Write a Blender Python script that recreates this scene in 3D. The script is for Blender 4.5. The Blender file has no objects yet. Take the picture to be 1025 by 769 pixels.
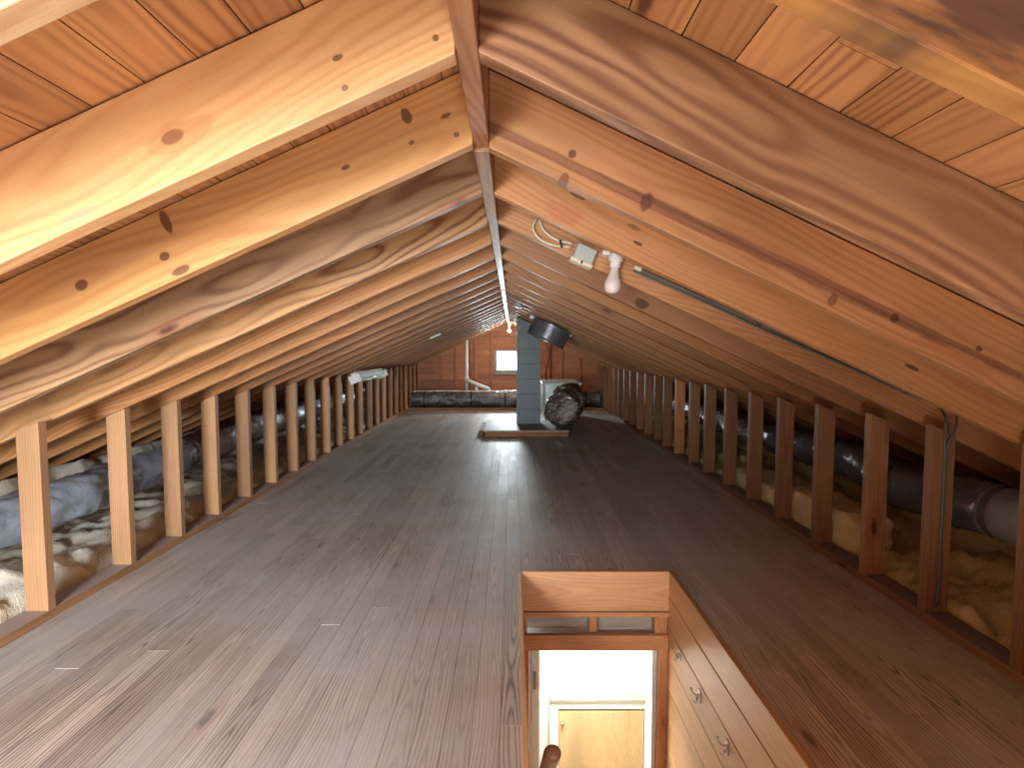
import bpy, bmesh, math, random
from mathutils import Vector, Matrix, noise
random.seed(7)
S = bpy.context.scene
COL = S.collection
def lin(r, g, b):
    f = lambda c: (c/255/12.92) if c/255 <= .04045 else ((c/255+.055)/1.055)**2.4
    return (f(r), f(g), f(b), 1.0)
# ------------------------------------------------------------------ camera, world, lights, exposure
HC = 1.06
cam = bpy.data.cameras.new('camera'); camo = bpy.data.objects.new('camera', cam); COL.objects.link(camo)
camo.location = (0, 0, HC); camo.rotation_euler = (math.radians(90-3.62), 0, 0)
cam.sensor_width = 36; cam.lens = 545/1025*36; cam.clip_start = .02
S.camera = camo
S.view_settings.view_transform = 'Standard'; S.view_settings.look = 'None'
S.view_settings.gamma = 1; S.view_settings.use_curve_mapping = False
S.view_settings.exposure = 0.24
W = bpy.data.worlds.new('sky'); S.world = W; W.use_nodes = True
W.node_tree.nodes['Background'].inputs[0].default_value = (.86, .93, 1, 1)
W.node_tree.nodes['Background'].inputs[1].default_value = 3.0
def area(name, loc, rot, sx, sy, power, color):
    l = bpy.data.lights.new(name, 'AREA'); l.shape = 'RECTANGLE'; l.size = sx; l.size_y = sy
    l.energy = power; l.color = color
    o = bpy.data.objects.new(name, l); COL.objects.link(o); o.location = loc; o.rotation_euler = rot
    return o
R90 = math.pi/2
area('daylight_far_window', (-.06, 10.95, .84), (-R90, 0, 0), .50, .42, 110, (.84, .95, 1.0))
rw = area('added_rear_window_light', (-.85, -1.88, .76), (math.radians(72), 0, math.radians(12)), .8, 1.0, 212, (.90, .95, 1.0))  # light for the added rear window, brightens the left side
rw.data.spread = math.radians(160)
area('hallway_ceiling_light', (.35, 3.1, -.50), (0, 0, 0), .5, .4, 30, (1.0, .98, .94))
area('stairwell_fill', (.40, -.18, -.13), (math.radians(150), math.radians(-8), 0), .6, .5, 20, (.97, .97, 1.0))  # added lamp hidden in the stairwell, lifts the rafter faces

# ------------------------------------------------------------------ materials
class N:
    def __init__(s, name):
        s.m = bpy.data.materials.new(name); s.m.use_nodes = True; s.t = s.m.node_tree
        s.b = s.t.nodes['Principled BSDF']; s.out = s.t.nodes['Material Output']
    def n(s, typ, **kw):
        x = s.t.nodes.new(typ)
        for k, v in kw.items(): setattr(x, k, v)
        return x
    def l(s, a, b): s.t.links.new(a, b)
    def put(s, sock, v):
        if hasattr(v, 'is_linked'): s.l(v, sock)
        else: sock.default_value = v
    def math(s, op, a, b=0.0, c=None, clamp=False):
        x = s.n('ShaderNodeMath', operation=op, use_clamp=clamp); s.put(x.inputs[0], a); s.put(x.inputs[1], b)
        if c is not None: s.put(x.inputs[2], c)
        return x.outputs[0]
    def vmul(s, v, k):
        x = s.n('ShaderNodeVectorMath', operation='MULTIPLY'); s.put(x.inputs[0], v); x.inputs[1].default_value = k
        return x.outputs[0]
    def vadd(s, v, k):
        x = s.n('ShaderNodeVectorMath', operation='ADD'); s.put(x.inputs[0], v); s.put(x.inputs[1], k)
        return x.outputs[0]
    def noise(s, v, scale=1, detail=3, rough=.5, dist=0):
        x = s.n('ShaderNodeTexNoise'); s.put(x.inputs['Vector'], v); x.inputs['Scale'].default_value = scale
        x.inputs['Detail'].default_value = detail; x.inputs['Roughness'].default_value = rough
        x.inputs['Distortion'].default_value = dist
        return x.outputs[0]
    def ramp(s, f, pts):
        x = s.n('ShaderNodeValToRGB'); s.put(x.inputs[0], f); e = x.color_ramp.elements
        while len(e) < len(pts): e.new(.5)
        for i, (p, c) in enumerate(pts):
            e[i].position = p; e[i].color = c if len(c) == 4 else (*c, 1)
        return x.outputs[0]
    def mix(s, f, a, b, mode='MIX'):
        x = s.n('ShaderNodeMix', data_type='RGBA', blend_type=mode); s.put(x.inputs[0], f)
        s.put(x.inputs[6], a); s.put(x.inputs[7], b); return x.outputs[2]
    def bump(s, h, strength=.3, dist=.002):
        x = s.n('ShaderNodeBump'); x.inputs['Strength'].default_value = strength; x.inputs['Distance'].default_value = dist
        s.put(x.inputs['Height'], h); s.l(x.outputs[0], s.b.inputs['Normal'])
    def base(s, c): s.put(s.b.inputs['Base Color'], c)
    def rough(s, v): s.put(s.b.inputs['Roughness'], v)

G = lambda v: (v, v, v, 1)
def wood(name, light, dark, rough=.5, contrast=.5, pitch=.013, knots=True, dust=None, dust_amt=0., fibre=.18, spec=.4, knotcol=(92, 50, 30), half=.09, sway=1.0, power=1.6, marks=(), shade=.86, ys=1.0, top_dust=False):
    """sawn board: the attribute lc holds each plank's own coordinates (length, width, thickness);
    growth rings are cylinders round a pith that wanders along the board, obj.color tints the whole board"""
    w = N(name)
    oi = w.n('ShaderNodeObjectInfo')
    at = w.n('ShaderNodeAttribute', attribute_name='pr')
    lc = w.n('ShaderNodeAttribute', attribute_name='lc').outputs['Vector']
    rnd = w.math('ADD', oi.outputs['Random'], at.outputs['Fac'])
    cmb = w.n('ShaderNodeCombineXYZ')
    w.l(w.math('MULTIPLY', rnd, 37.0), cmb.inputs[0]); w.l(w.math('MULTIPLY', rnd, 3.1), cmb.inputs[1]); w.l(w.math('MULTIPLY', rnd, 9.7), cmb.inputs[2])
    v = w.vadd(lc, cmb.outputs[0])
    sep = w.n('ShaderNodeSeparateXYZ'); w.l(lc, sep.inputs[0])
    sx = w.n('ShaderNodeSeparateXYZ'); w.l(v, sx.inputs[0])
    def along(k, off):
        c = w.n('ShaderNodeCombineXYZ'); w.l(w.math('MULTIPLY_ADD', sx.outputs[0], k, off), c.inputs[0]); return w.noise(c.outputs[0], 1, 2, .4)
    y0 = w.math('MULTIPLY_ADD', along(.42*sway, 0.), half*7.0*ys, -half*3.5*ys)
    z0 = w.math('MULTIPLY_ADD', along(.8*sway, 31.), half*2.4, -half*.75)
    wob = w.math('MULTIPLY', w.math('SUBTRACT', w.noise(w.vmul(v, (2.2, 16, 16)), 1, 3), .5), half*.55)
    dy = w.math('ADD', w.math('SUBTRACT', sep.outputs[1], y0), wob); dz = w.math('SUBTRACT', sep.outputs[2], z0)
    r = w.math('SQRT', w.math('ADD', w.math('MULTIPLY', dy, dy), w.math('MULTIPLY', dz, dz)))
    ph = w.math('MULTIPLY', r, 2*math.pi/pitch)
    ring = w.math('MULTIPLY_ADD', w.math('SINE', ph), .5, .5)
    ring = w.math('POWER', ring, power)
    fib = w.noise(w.vmul(v, (4, 130, 130)), 1, 3, .6)
    pat = w.noise(w.vmul(v, (1.1, 5, 5)), 1, 3, .55)
    strength = w.math('MULTIPLY', w.ramp(w.noise(w.vmul(v, (.8, 2.5, 2.5)), 1.3, 1), [(.3, G(.35)), (.65, G(1))]), contrast, clamp=True)
    c = w.mix(w.math('MULTIPLY', ring, strength, clamp=True), light, dark)
    c = w.mix(w.math('MULTIPLY', w.math('SUBTRACT', fib, .5), fibre*5, clamp=True), c, dark)
    sh = w.ramp(pat, [(.25, G(.72)), (.75, G(1.18))])
    c = w.mix(1.0, c, sh, 'MULTIPLY')
    var = w.n('ShaderNodeTexWhiteNoise', noise_dimensions='1D'); w.l(w.math('MULTIPLY', rnd, 91.7), var.inputs['W'])
    sh2 = w.ramp(var.outputs[0], [(0, (.80, .76, .72)), (1, (1.12, 1.10, 1.06))])
    c = w.mix(1.0, c, sh2, 'MULTIPLY')
    if knots:
        vo = w.n('ShaderNodeTexVoronoi', feature='F1'); 
        w.l(w.vadd(w.vmul(v, (1.9, 6.0, 2.0)), (0, 0, 0)), vo.inputs['Vector']); vo.inputs['Scale'].default_value = 1
        d = w.math('ADD', vo.outputs['Distance'], w.math('MULTIPLY', w.noise(v, 30, 2), .05))
        wn = w.n('ShaderNodeSeparateColor'); w.l(vo.outputs['Color'], wn.inputs[0])
        gate = w.math('GREATER_THAN', wn.outputs[0], .62)
        k = w.math('MULTIPLY', w.ramp(d, [(.075, G(1)), (.125, G(0))]), gate)
        halo = w.math('MULTIPLY', w.ramp(d, [(.1, G(.4)), (.3, G(0))]), gate)
        c = w.mix(halo, c, lin(176, 108, 66)); c = w.mix(w.math('MULTIPLY', k, .9), c, lin(*knotcol))
    for mx_, my_, rx, ry, am, col in marks:          # knots and stains with a place of their own on this board
        mp = w.n('ShaderNodeVectorMath', operation='SUBTRACT'); w.l(lc, mp.inputs[0]); mp.inputs[1].default_value = (mx_, my_, 0)
        q = w.n('ShaderNodeVectorMath', operation='LENGTH'); w.l(w.vmul(mp.outputs[0], (1/rx, 1/ry, 0)), q.inputs[0])
        d = w.math('ADD', q.outputs['Value'], w.math('MULTIPLY', w.math('SUBTRACT', w.noise(w.vmul(v, (6, 30, 0)), 1, 4), .5), 1.1))
        c = w.mix(w.math('MULTIPLY', w.ramp(d, [(.68, G(1)), (.92, G(0))]), am), c, lin(*col))
    if dust:
        dn = w.noise(w.vadd(w.n('ShaderNodeTexCoord').outputs['Object'], (3, 1, 0)), 1.4, 6, .62)
        da = w.math('MULTIPLY', w.ramp(dn, [(.36, G(.25 if top_dust else 0)), (.66, G(1))]), dust_amt)
        if top_dust:
            nz = w.n('ShaderNodeSeparateXYZ'); w.l(w.n('ShaderNodeNewGeometry').outputs['Normal'], nz.inputs[0]); da = w.math('MULTIPLY', da, w.math('GREATER_THAN', nz.outputs[2], .6))
        c = w.mix(da, c, dust)
    c = w.mix(1.0, c, oi.outputs['Color'], 'MULTIPLY')
    if shade != 1: c = w.mix(1.0, c, G(shade), 'MULTIPLY')
    w.base(c); w.rough(w.math('MULTIPLY_ADD', pat, .2, rough-.1)); w.b.inputs['Specular IOR Level'].default_value = spec
    w.bump(w.math('ADD', fib, w.math('MULTIPLY', ring, .5)), .25, .0015)
    return w.m
M = {}
M['rafter'] = wood('pine_rafter', lin(220, 178, 132), lin(182, 124, 78), rough=.5, contrast=.7, pitch=.016)
M['rafter_loop'] = wood('pine_rafter_loop', lin(204, 160, 116), lin(134, 86, 56), rough=.5, contrast=.9, pitch=.026, power=1.0, knots=False, sway=2.0, ys=.45)
M['rafter_bold'] = wood('pine_rafter_bold', lin(218, 182, 138), lin(140, 92, 56), rough=.5, contrast=.95, pitch=.020, power=2.2, sway=1.6, ys=.4)
M['stud'] = wood('pine_stud', lin(218, 178, 136), lin(174, 122, 82), rough=.6, contrast=.55, half=.045, pitch=.010)
M['deck'] = wood('roof_boards', lin(204, 144, 92), lin(150, 90, 50), rough=.55, contrast=.75, half=.05)
M['gable'] = wood('gable_boards', lin(212, 144, 106), lin(160, 94, 64), rough=.6, contrast=.5, half=.06)
M['panel'] = wood('well_panelling', lin(232, 192, 148), lin(206, 150, 102), rough=.4, contrast=.4, half=.07)
M['header'] = wood('well_header', lin(232, 184, 142), lin(204, 142, 98), rough=.4, contrast=.45, half=.09)
M['floor'] = wood('worn_floor_boards', lin(214, 206, 194), lin(98, 88, 82), rough=.54, contrast=.85, half=.04, pitch=.010, power=2.4, shade=1, ys=.4, sway=2.2,
                  dust=lin(206, 214, 218), dust_amt=.7, fibre=.22, spec=.5, knotcol=(100, 92, 88))
M['platform'] = wood('plywood', lin(186, 176, 164), lin(150, 128, 110), rough=.6, contrast=.4)
M['rail'] = wood('handrail_wood', lin(190, 146, 108), lin(140, 98, 68), rough=.4, contrast=.4, knots=False)
M['veneer'] = wood('veneer', lin(232, 200, 152), lin(214, 172, 118), rough=.4, contrast=.4, knots=False, half=.3, pitch=.03)
M['plate'] = wood('dusty_plate', lin(210, 164, 120), lin(168, 116, 76), rough=.7, contrast=.5, half=.04, dust=lin(190, 184, 184), dust_amt=1.0, top_dust=True)
def plain(name, c, rough=.5, metal=0., bumps=None, var=.12, vs=6., spec=.5):
    w = N(name); tc = w.n('ShaderNodeTexCoord').outputs['Object']
    nz = w.noise(tc, vs, 4)
    oi = w.n('ShaderNodeObjectInfo')
    cc = w.mix(1.0, c, w.ramp(nz, [(.3, G(1-var)), (.7, G(1+var))]), 'MULTIPLY')
    w.base(w.mix(1.0, cc, oi.outputs['Color'], 'MULTIPLY')); w.rough(rough); w.b.inputs['Metallic'].default_value = metal
    w.b.inputs['Specular IOR Level'].default_value = spec
    if bumps: w.bump(w.noise(tc, bumps[0], 5, .6), bumps[1], bumps[2])
    return w.m
M['subfloor'] = plain('dark_gap', lin(50, 40, 34), .9)
M['white'] = plain('white_paint', lin(240, 240, 236), .45, var=.03)
M['cream'] = plain('cream_paint', lin(222, 214, 194), .5, var=.05)
M['drywall'] = plain('grey_board_edge', lin(186, 176, 158), .8, var=.15)
M['boxgrey'] = plain('painted_steel_box', lin(176, 180, 168), .45, .2)
M['porcelain'] = plain('porcelain', lin(228, 220, 214), .3, var=.02)
M['cable'] = plain('green_grey_cable', lin(86, 92, 84), .55)
M['creamcable'] = plain('cream_cable', lin(214, 204, 168), .5)
M['steel'] = plain('galvanised_steel', lin(150, 154, 158), .32, .9, (40, .1, .002), var=.2)
M['darksteel'] = plain('dark_steel_drum', lin(160, 164, 170), .3, .7, (18, .15, .004), var=.25)
M['black'] = plain('black_rubber', lin(26, 26, 28), .6)
M['pvc'] = plain('white_pipe', lin(226, 230, 232), .35, var=.03)
M['plenum'] = plain('pale_sheet_metal', lin(196, 206, 202), .35, .35)
M['foil'] = plain('wrinkled_foil', lin(176, 178, 184), .26, .92, (26, .9, .02), var=.25)
M['darkfoil'] = plain('creased_dark_foil', lin(150, 144, 142), .16, .92, (22, 1.0, .03), var=.4)
M['vinyl'] = plain('grey_vinyl_sleeve', lin(158, 168, 182), .42, 0., (9, .5, .02), var=.12)
M['film'] = plain('shiny_grey_film', lin(112, 118, 130), .2, .35, (8, .6, .02), var=.2)
M['wrap'] = plain('dusty_foil_wrap', lin(120, 120, 122), .4, .6, (24, .8, .02), var=.3)
M['chimney'] = plain('grey_painted_chimney', lin(108, 122, 126), .45, .0, (30, .25, .004), var=.1, vs=9)
M['hook'] = plain('worn_nickel', lin(190, 184, 172), .3, .9)
M['tube'] = plain('fluorescent_tube_glass', lin(226, 236, 230), .25, var=.02)
def insul(name, a, b, c3):
    w = N(name); tc = w.n('ShaderNodeTexCoord').outputs['Object']
    f = w.noise(tc, 5, 5, .6); g = w.noise(tc, 26, 4, .6)
    c = w.ramp(f, [(.3, a), (.55, b), (.8, c3)])
    w.base(w.mix(w.math('MULTIPLY', w.ramp(g, [(.35, G(1)), (.6, G(0))]), .25), c, c3)); w.rough(.95); w.b.inputs['Specular IOR Level'].default_value = .1
    w.bump(w.math('ADD', w.noise(tc, 22, 6, .7), w.noise(tc, 120, 3, .6)), .45, .012)
    return w.m
M['insul_l'] = insul('cream_fibreglass', lin(244, 238, 212), lin(250, 247, 232), lin(228, 216, 178))
M['insul_r'] = insul('yellow_fibreglass', lin(226, 208, 150), lin(236, 222, 178), lin(200, 176, 122))
g = N('window_glass'); tr = g.n('ShaderNodeBsdfTransparent'); gl = g.n('ShaderNodeBsdfGlossy'); gl.inputs[1].default_value = .05
fr = g.n('ShaderNodeFresnel'); mx = g.n('ShaderNodeMixShader'); g.l(fr.outputs[0], mx.inputs[0]); g.l(tr.outputs[0], mx.inputs[1]); g.l(gl.outputs[0], mx.inputs[2]); g.l(mx.outputs[0], g.out.inputs[0])
M['glass'] = g.m
b_ = N('frosted_bulb'); b_.base(lin(232, 216, 212)); b_.rough(.25); b_.b.inputs['Subsurface Weight'].default_value = .15; b_.b.inputs['Subsurface Scale'].default_value = .02
M['bulb'] = b_.m

# ------------------------------------------------------------------ helpers
def mesh_obj(name, verts, faces, mat, parent=None, smooth=False, mw=None, prs=None, bevel=0, lcs=None):
    me = bpy.data.meshes.new(name); me.from_pydata([tuple(v) for v in verts], [], faces)
    bm = bmesh.new(); bm.from_mesh(me); bmesh.ops.recalc_face_normals(bm, faces=bm.faces); bm.to_mesh(me); bm.free()
    me.materials.append(mat)
    if smooth:
        for p in me.polygons: p.use_smooth = True
    if lcs is not None:
        a = me.attributes.new('lc', 'FLOAT_VECTOR', 'POINT')
        for i, v in enumerate(lcs): a.data[i].vector = tuple(v)
    if prs is not None:
        a = me.attributes.new('pr', 'FLOAT', 'POINT')
        for i, v in enumerate(prs): a.data[i].value = v
    o = bpy.data.objects.new(name, me); COL.objects.link(o)
    if mw is not None: o.matrix_world = mw
    if parent is not None: o.parent = parent
    if bevel:
        b = o.modifiers.new('bevel', 'BEVEL'); b.width = bevel; b.segments = 2; b.limit_method = 'ANGLE'
    return o
def tag(o, label=None, cat=None, group=None, kind=None):
    if label: o['label'] = label
    if cat: o['category'] = cat
    if group: o['group'] = group
    if kind: o['kind'] = kind
    return o
def empty(name, loc, label, cat, group=None):
    o = bpy.data.objects.new(name, None); COL.objects.link(o); o.location = loc; o.empty_display_size = .05
    return tag(o, label, cat, group)
CF = [(0, 1, 2, 3), (4, 7, 6, 5), (0, 4, 5, 1), (1, 5, 6, 2), (2, 6, 7, 3), (3, 7, 4, 0)]
class MB:
    """collects boxes, tubes and lathes; build() links them as ONE mesh object, its coordinates relative to `org`"""
    def __init__(s): s.v = []; s.f = []; s.p = []; s.c = []
    def add(s, vs, fs, pr=0., lc=None):
        n = len(s.v); s.v += [Vector(v) for v in vs]; s.c += lc if lc is not None else [Vector(v) for v in vs]; s.f += [tuple(i+n for i in f) for f in fs]; s.p += [pr]*len(vs)
        return s
    def box(s, a, b, pr=0.):
        x0, y0, z0 = a; x1, y1, z1 = b
        vs = [(x0, y0, z0), (x1, y0, z0), (x1, y1, z0), (x0, y1, z0), (x0, y0, z1), (x1, y0, z1), (x1, y1, z1), (x0, y1, z1)]
        ctr = Vector(((x0+x1)/2, (y0+y1)/2, (z0+z1)/2)); d = (abs(x1-x0), abs(y1-y0), abs(z1-z0)); k = sorted(range(3), key=lambda i: -d[i])
        return s.add(vs, CF, pr, [Vector([(Vector(v)-ctr)[i] for i in k]) for v in vs])
    def obox(s, c, ax, half, pr=0.):
        c = Vector(c); A = [Vector(a).normalized()*h for a, h in zip(ax, half)]
        vs = [c+A[0]*i+A[1]*j+A[2]*k for k in (-1, 1) for i, j in ((-1, -1), (1, -1), (1, 1), (-1, 1))]
        k = sorted(range(3), key=lambda i: -half[i]); U = [a_.normalized() for a_ in A]
        return s.add(vs, CF, pr, [Vector([(v-c).dot(U[i]) for i in k]) for v in vs])
    def tube(s, pts, r, seg=12, sub=6, caps=True):
        P = [Vector(p) for p in pts]
        if sub > 1 and len(P) > 2:
            Q = [P[0]*2-P[1]]+P+[P[-1]*2-P[-2]]; out = []
            for i in range(1, len(Q)-2):
                for k in range(sub):
                    t = k/sub; a, b, c, d = Q[i-1], Q[i], Q[i+1], Q[i+2]
                    out.append(.5*((2*b)+(c-a)*t+(2*a-5*b+4*c-d)*t*t+(3*b-a-3*c+d)*t**3))
            P = out+[P[-1]]
        n = len(P); T0 = (P[1]-P[0]).normalized()
        ref = Vector((0, 0, 1)) if abs(T0.z) < .9 else Vector((1, 0, 0))
        U = T0.cross(ref).normalized(); vs = []; fs = []; L = 0
        for i, p in enumerate(P):
            T = (P[min(i+1, n-1)]-P[max(i-1, 0)]).normalized()
            U = (U-T*U.dot(T)).normalized(); V = T.cross(U)
            if i: L += (p-P[i-1]).length
            for k in range(seg):
                a = 2*math.pi*k/seg
                rr = r(L, a) if callable(r) else r
                vs.append(p+(U*math.cos(a)+V*math.sin(a))*rr)
        for i in range(n-1):
            for k in range(seg):
                a, b = i*seg+k, i*seg+(k+1) % seg
                fs.append((a, b, b+seg, a+seg))
        if caps: fs += [tuple(range(seg)), tuple(range((n-1)*seg, n*seg))]
        return s.add(vs, fs)
    def lathe(s, prof, mw=Matrix(), seg=24, cap0=True, cap1=True):
        vs = []; fs = []
        for r, z in prof:
            for k in range(seg):
                a = 2*math.pi*k/seg; vs.append(mw @ Vector((r*math.cos(a), r*math.sin(a), z)))
        for i in range(len(prof)-1):
            for k in range(seg):
                a, b = i*seg+k, i*seg+(k+1) % seg; fs.append((a, b, b+seg, a+seg))
        if cap0: fs.append(tuple(range(seg)))
        if cap1: fs.append(tuple(range((len(prof)-1)*seg, len(prof)*seg)))
        return s.add(vs, fs)
    def build(s, name, mat, parent=None, org=None, smooth=False, bevel=0):
        o0 = Vector(org) if org is not None else (Vector(parent.location) if parent is not None else Vector((0, 0, 0)))
        o = mesh_obj(name, [v-o0 for v in s.v], s.f, mat, parent, smooth, None, s.p, bevel, s.c)
        if parent is None: o.location = o0
        return o
def autosmooth(o, ang=.6):
    for e in o.data.edges: pass
    bm = bmesh.new(); bm.from_mesh(o.data)
    for e in bm.edges:
        if len(e.link_faces) == 2 and e.calc_face_angle(0) > ang: e.smooth = False
    for f in bm.faces: f.smooth = True
    bm.to_mesh(o.data); bm.free(); return o
def board(name, O, u, v, w, L, V, Wd, mat, cut0=0, cut1=0, tint=(1, 1, 1), parent=None, bevel=.0025, seg=1):
    """a plank with grain along its own X: origin O, axes u (length), v (height), w (thickness)"""
    vs = []; 
    for (j, k) in ((0, 0), (V, 0), (V, Wd), (0, Wd)):
        c0 = cut0 if j else 0; c1 = cut1 if j else 0
        vs.append((c0, j, k))
    for (j, k) in ((0, 0), (V, 0), (V, Wd), (0, Wd)):
        vs.append((L+(cut1 if j else 0), j, k))
    m = Matrix((( *u, 0), (*v, 0), (*w, 0), (0, 0, 0, 1))).transposed(); m.translation = Vector(O)
    o = mesh_obj(name, vs, CF, mat, parent, False, m, None, bevel, [Vector((x, y-V/2, z-Wd/2)) for x, y, z in vs])
    o.color = (*tint, 1)
    return o
ORD = ['first', 'second', 'third', 'fourth', 'fifth', 'sixth', 'seventh', 'eighth', 'ninth', 'tenth', 'eleventh', 'twelfth', 'thirteenth',
       'fourteenth', 'fifteenth', 'sixteenth', 'seventeenth', 'eighteenth', 'nineteenth', 'twentieth', 'twenty-first', 'twenty-second', 'twenty-third', 'twenty-fourth', 'twenty-fifth', 'twenty-sixth', 'twenty-seventh']

# ------------------------------------------------------------------ dimensions
XL, XR, XRG = -1.815, 1.605, -.075            # inner faces of the knee walls, ridge line
ZR = 1.56                                    # underside of the ridge and of the rafters there
SL, SR = .444, .466
ALn, ARn = math.atan(SL), math.atan(SR)
YG, YB = 10.62, -1.95                        # far gable, rear gable
DR = .166
SP = .405
def zb(x):                                   # underside of the rafters at x
    return ZR-SL*(XRG-x) if x < XRG else ZR-SR*(x-XRG)
HX0, HX1, HY0, HY1 = .045, .75, -.55, 2.55    # stair opening
ZF = -2.42                                   # floor of the storey below

# ------------------------------------------------------------------ setting: floor
mb = MB(); sw = (HX1-HX0)/9
xs = []; x = HX0
while x > XL-.1: xs.append((x-sw, x)); x -= sw
x = HX0
while x < XR+.1: xs.append((x, x+sw)); x += sw
for (a, b) in xs:
    y = YB-random.uniform(0, 1.5)
    while y < 9.42:
        y2 = y+random.uniform(1.2, 3.4)
        s0, s1 = max(y, YB), min(y2, 9.42)
        if s1 > s0:
            pr = random.random()*5; dz = random.uniform(-.0007, .0007)
            segs = [(s0, s1)]
            if a >= HX0-.001 and b <= HX1+.001:
                segs = [(p, q) for p, q in ((s0, min(s1, HY0)), (max(s0, HY1), s1)) if q-p > .01]
            for p, q in segs: mb.box((a+.0006, p+.0006, -.02), (b-.0006, q-.0006, dz), pr)
        y = y2
fl = mb.build('floor', M['floor'], bevel=0); tag(fl, 'worn grey-brown strip floor boards of the attic', None, None, 'structure')
mb = MB()
mb.box((XL-.09, YB, -.16), (HX0-.02, YG, -.021)).box((HX1+.02, YB, -.16), (XR+.09, YG, -.021)).box((HX0-.02, HY1+.02, -.16), (HX1+.02, YG, -.021)).box((HX0-.02, YB, -.16), (HX1+.02, HY0-.02, -.021))
tag(mb.build('floor_subfloor', M['subfloor']), 'dark subfloor below the attic boards', None, None, 'structure')
mb = MB().box((-4.0, YB, -.2), (XL-.09, YG, -.12)).box((XR+.09, YB, -.2), (3.9, YG, -.12))
tag(mb.build('floor_eaves', M['subfloor']), 'dark base of the eaves under the insulation', None, None, 'structure')

# ------------------------------------------------------------------ setting: roof boards (one plank layer, both slopes)
mb = MB()
for side in (-1, 1):
    a = ALn if side < 0 else ARn; u = Vector((side*math.cos(a), 0, -math.sin(a))); v = Vector((side*math.sin(a), 0, math.cos(a)))
    O = Vector((XRG, 0, ZR))+v*(DR+.0035)+u*(-DR*math.tan(a))
    d = 0; pw = .098
    while d < 4.35:
        y = YB-.1-random.uniform(0, 1.5)
        while y < YG+.15:
            y2 = y+random.uniform(1.0, 3.0); s0, s1 = max(y, YB-.1), min(y2, YG+.15)
            if s1 > s0:
                c = O+u*(d+pw/2)+v*.010+Vector((0, (s0+s1)/2, 0))
                mb.obox(c, (u, (0, 1, 0), v), (pw/2-.0012, (s1-s0)/2-.001, .010), random.random()*5)
            y = y2
        d += pw
tag(mb.build('ceiling', M['deck']), 'orange pine roof boards above the rafters', None, None, 'structure')
mb = MB()
for side in (-1, 1):
    a = ALn if side < 0 else ARn; u = Vector((side*math.cos(a), 0, -math.sin(a))); v = Vector((side*math.sin(a), 0, math.cos(a)))
    O = Vector((XRG, 0, ZR))+v*(DR+.025)
    mb.obox(O+u*2.1+v*.02+Vector((0, (YB+YG)/2, 0)), (u, (0, 1, 0), v), (2.35, (YG-YB)/2+.12, .019))
tag(mb.build('ceiling_roofing', M['subfloor']), 'dark roof covering over the boards', None, None, 'structure')
# outer eave closures
mb = MB().box((-3.75, YB, -.2), (-3.65, YG, .35))
tag(mb.build('wall_left', M['subfloor']), 'dark left eave', None, None, 'structure')
mb = MB().box((3.50, YB, -.2), (3.6, YG, .35))
tag(mb.build('wall_right', M['subfloor']), 'dark right eave', None, None, 'structure')

# ------------------------------------------------------------------ setting: gables with openings
def gable(name, y0, y1, holes, mat, label):
    mb = MB(); z = -.12; bh = .118
    while z < 1.85:
        z1 = z+bh
        # width of the gable at the board's middle, up to the roof covering
        zm = z1; top = DR/math.cos(ALn)
        xl = XRG-(ZR+top-zm)/SL; xr = XRG+(ZR+top-zm)/SR
        xl = max(xl, -3.7); xr = min(xr, 3.55)
        if zm < ZR+top:
            x = xl
            cuts = [(xl, xr)]
            for hx0, hx1, hz0, hz1 in holes:
                if z < hz1-.001 and z1 > hz0+.001:
                    cuts = [c for (a, b) in cuts for c in ((a, min(b, hx0)), (max(a, hx1), b)) if c[1]-c[0] > .01]
            for a, b in cuts:
                xx = a
                while xx < b-.02:
                    x2 = min(b, xx+random.uniform(.9, 2.2))
                    mb.box((xx+.001, y0, z+.0015), (x2-.001, y1, z1-.0015), random.random()*5); xx = x2
        z = z1
    o = mb.build(name, mat); tag(o, label, None, None, 'structure')
bw = .118
WZ0, WZ1 = -.12+bw*6, -.12+bw*10              # window opening on board joints
WX0, WX1 = -.345, .215
gable('wall_back', YG, YG+.02, [(WX0, WX1, WZ0+bw*0+.118*0, WZ1)], M['gable'], 'far gable of horizontal orange boards')
gable('wall_front', YB-.02, YB, [(-1.28, -.43, .18, 1.28)], M['gable'], 'rear gable of horizontal boards')
mb = MB().box((-3.6, YG+.021, -.2), (WX0, YG+.04, 1.0)).box((WX1, YG+.021, -.2), (3.5, YG+.04, 1.0)).box((WX0, YG+.021, -.2), (WX1, YG+.04, WZ0)).box((-2.3, YG+.021, WZ1), (2.2, YG+.04, 1.9)).box((WX1, YG+.021, .9), (2.2, YG+.04, WZ1)).box((-2.3, YG+.021, .9), (WX0, YG+.04, WZ1))
tag(mb.build('wall_back_sheathing', M['subfloor']), 'outer skin of the far gable', None, None, 'structure')
def at(px, py, Y):
    """point of the place at depth Y along the attic (metres from the camera) that shows at px, py"""
    t = math.radians(3.62); down = math.tan(math.atan((py-384.5)/545)+t)*Y
    return Vector(((px-512.5)*(Y*math.cos(t)+down*math.sin(t))/545, Y, HC-down))
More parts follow.
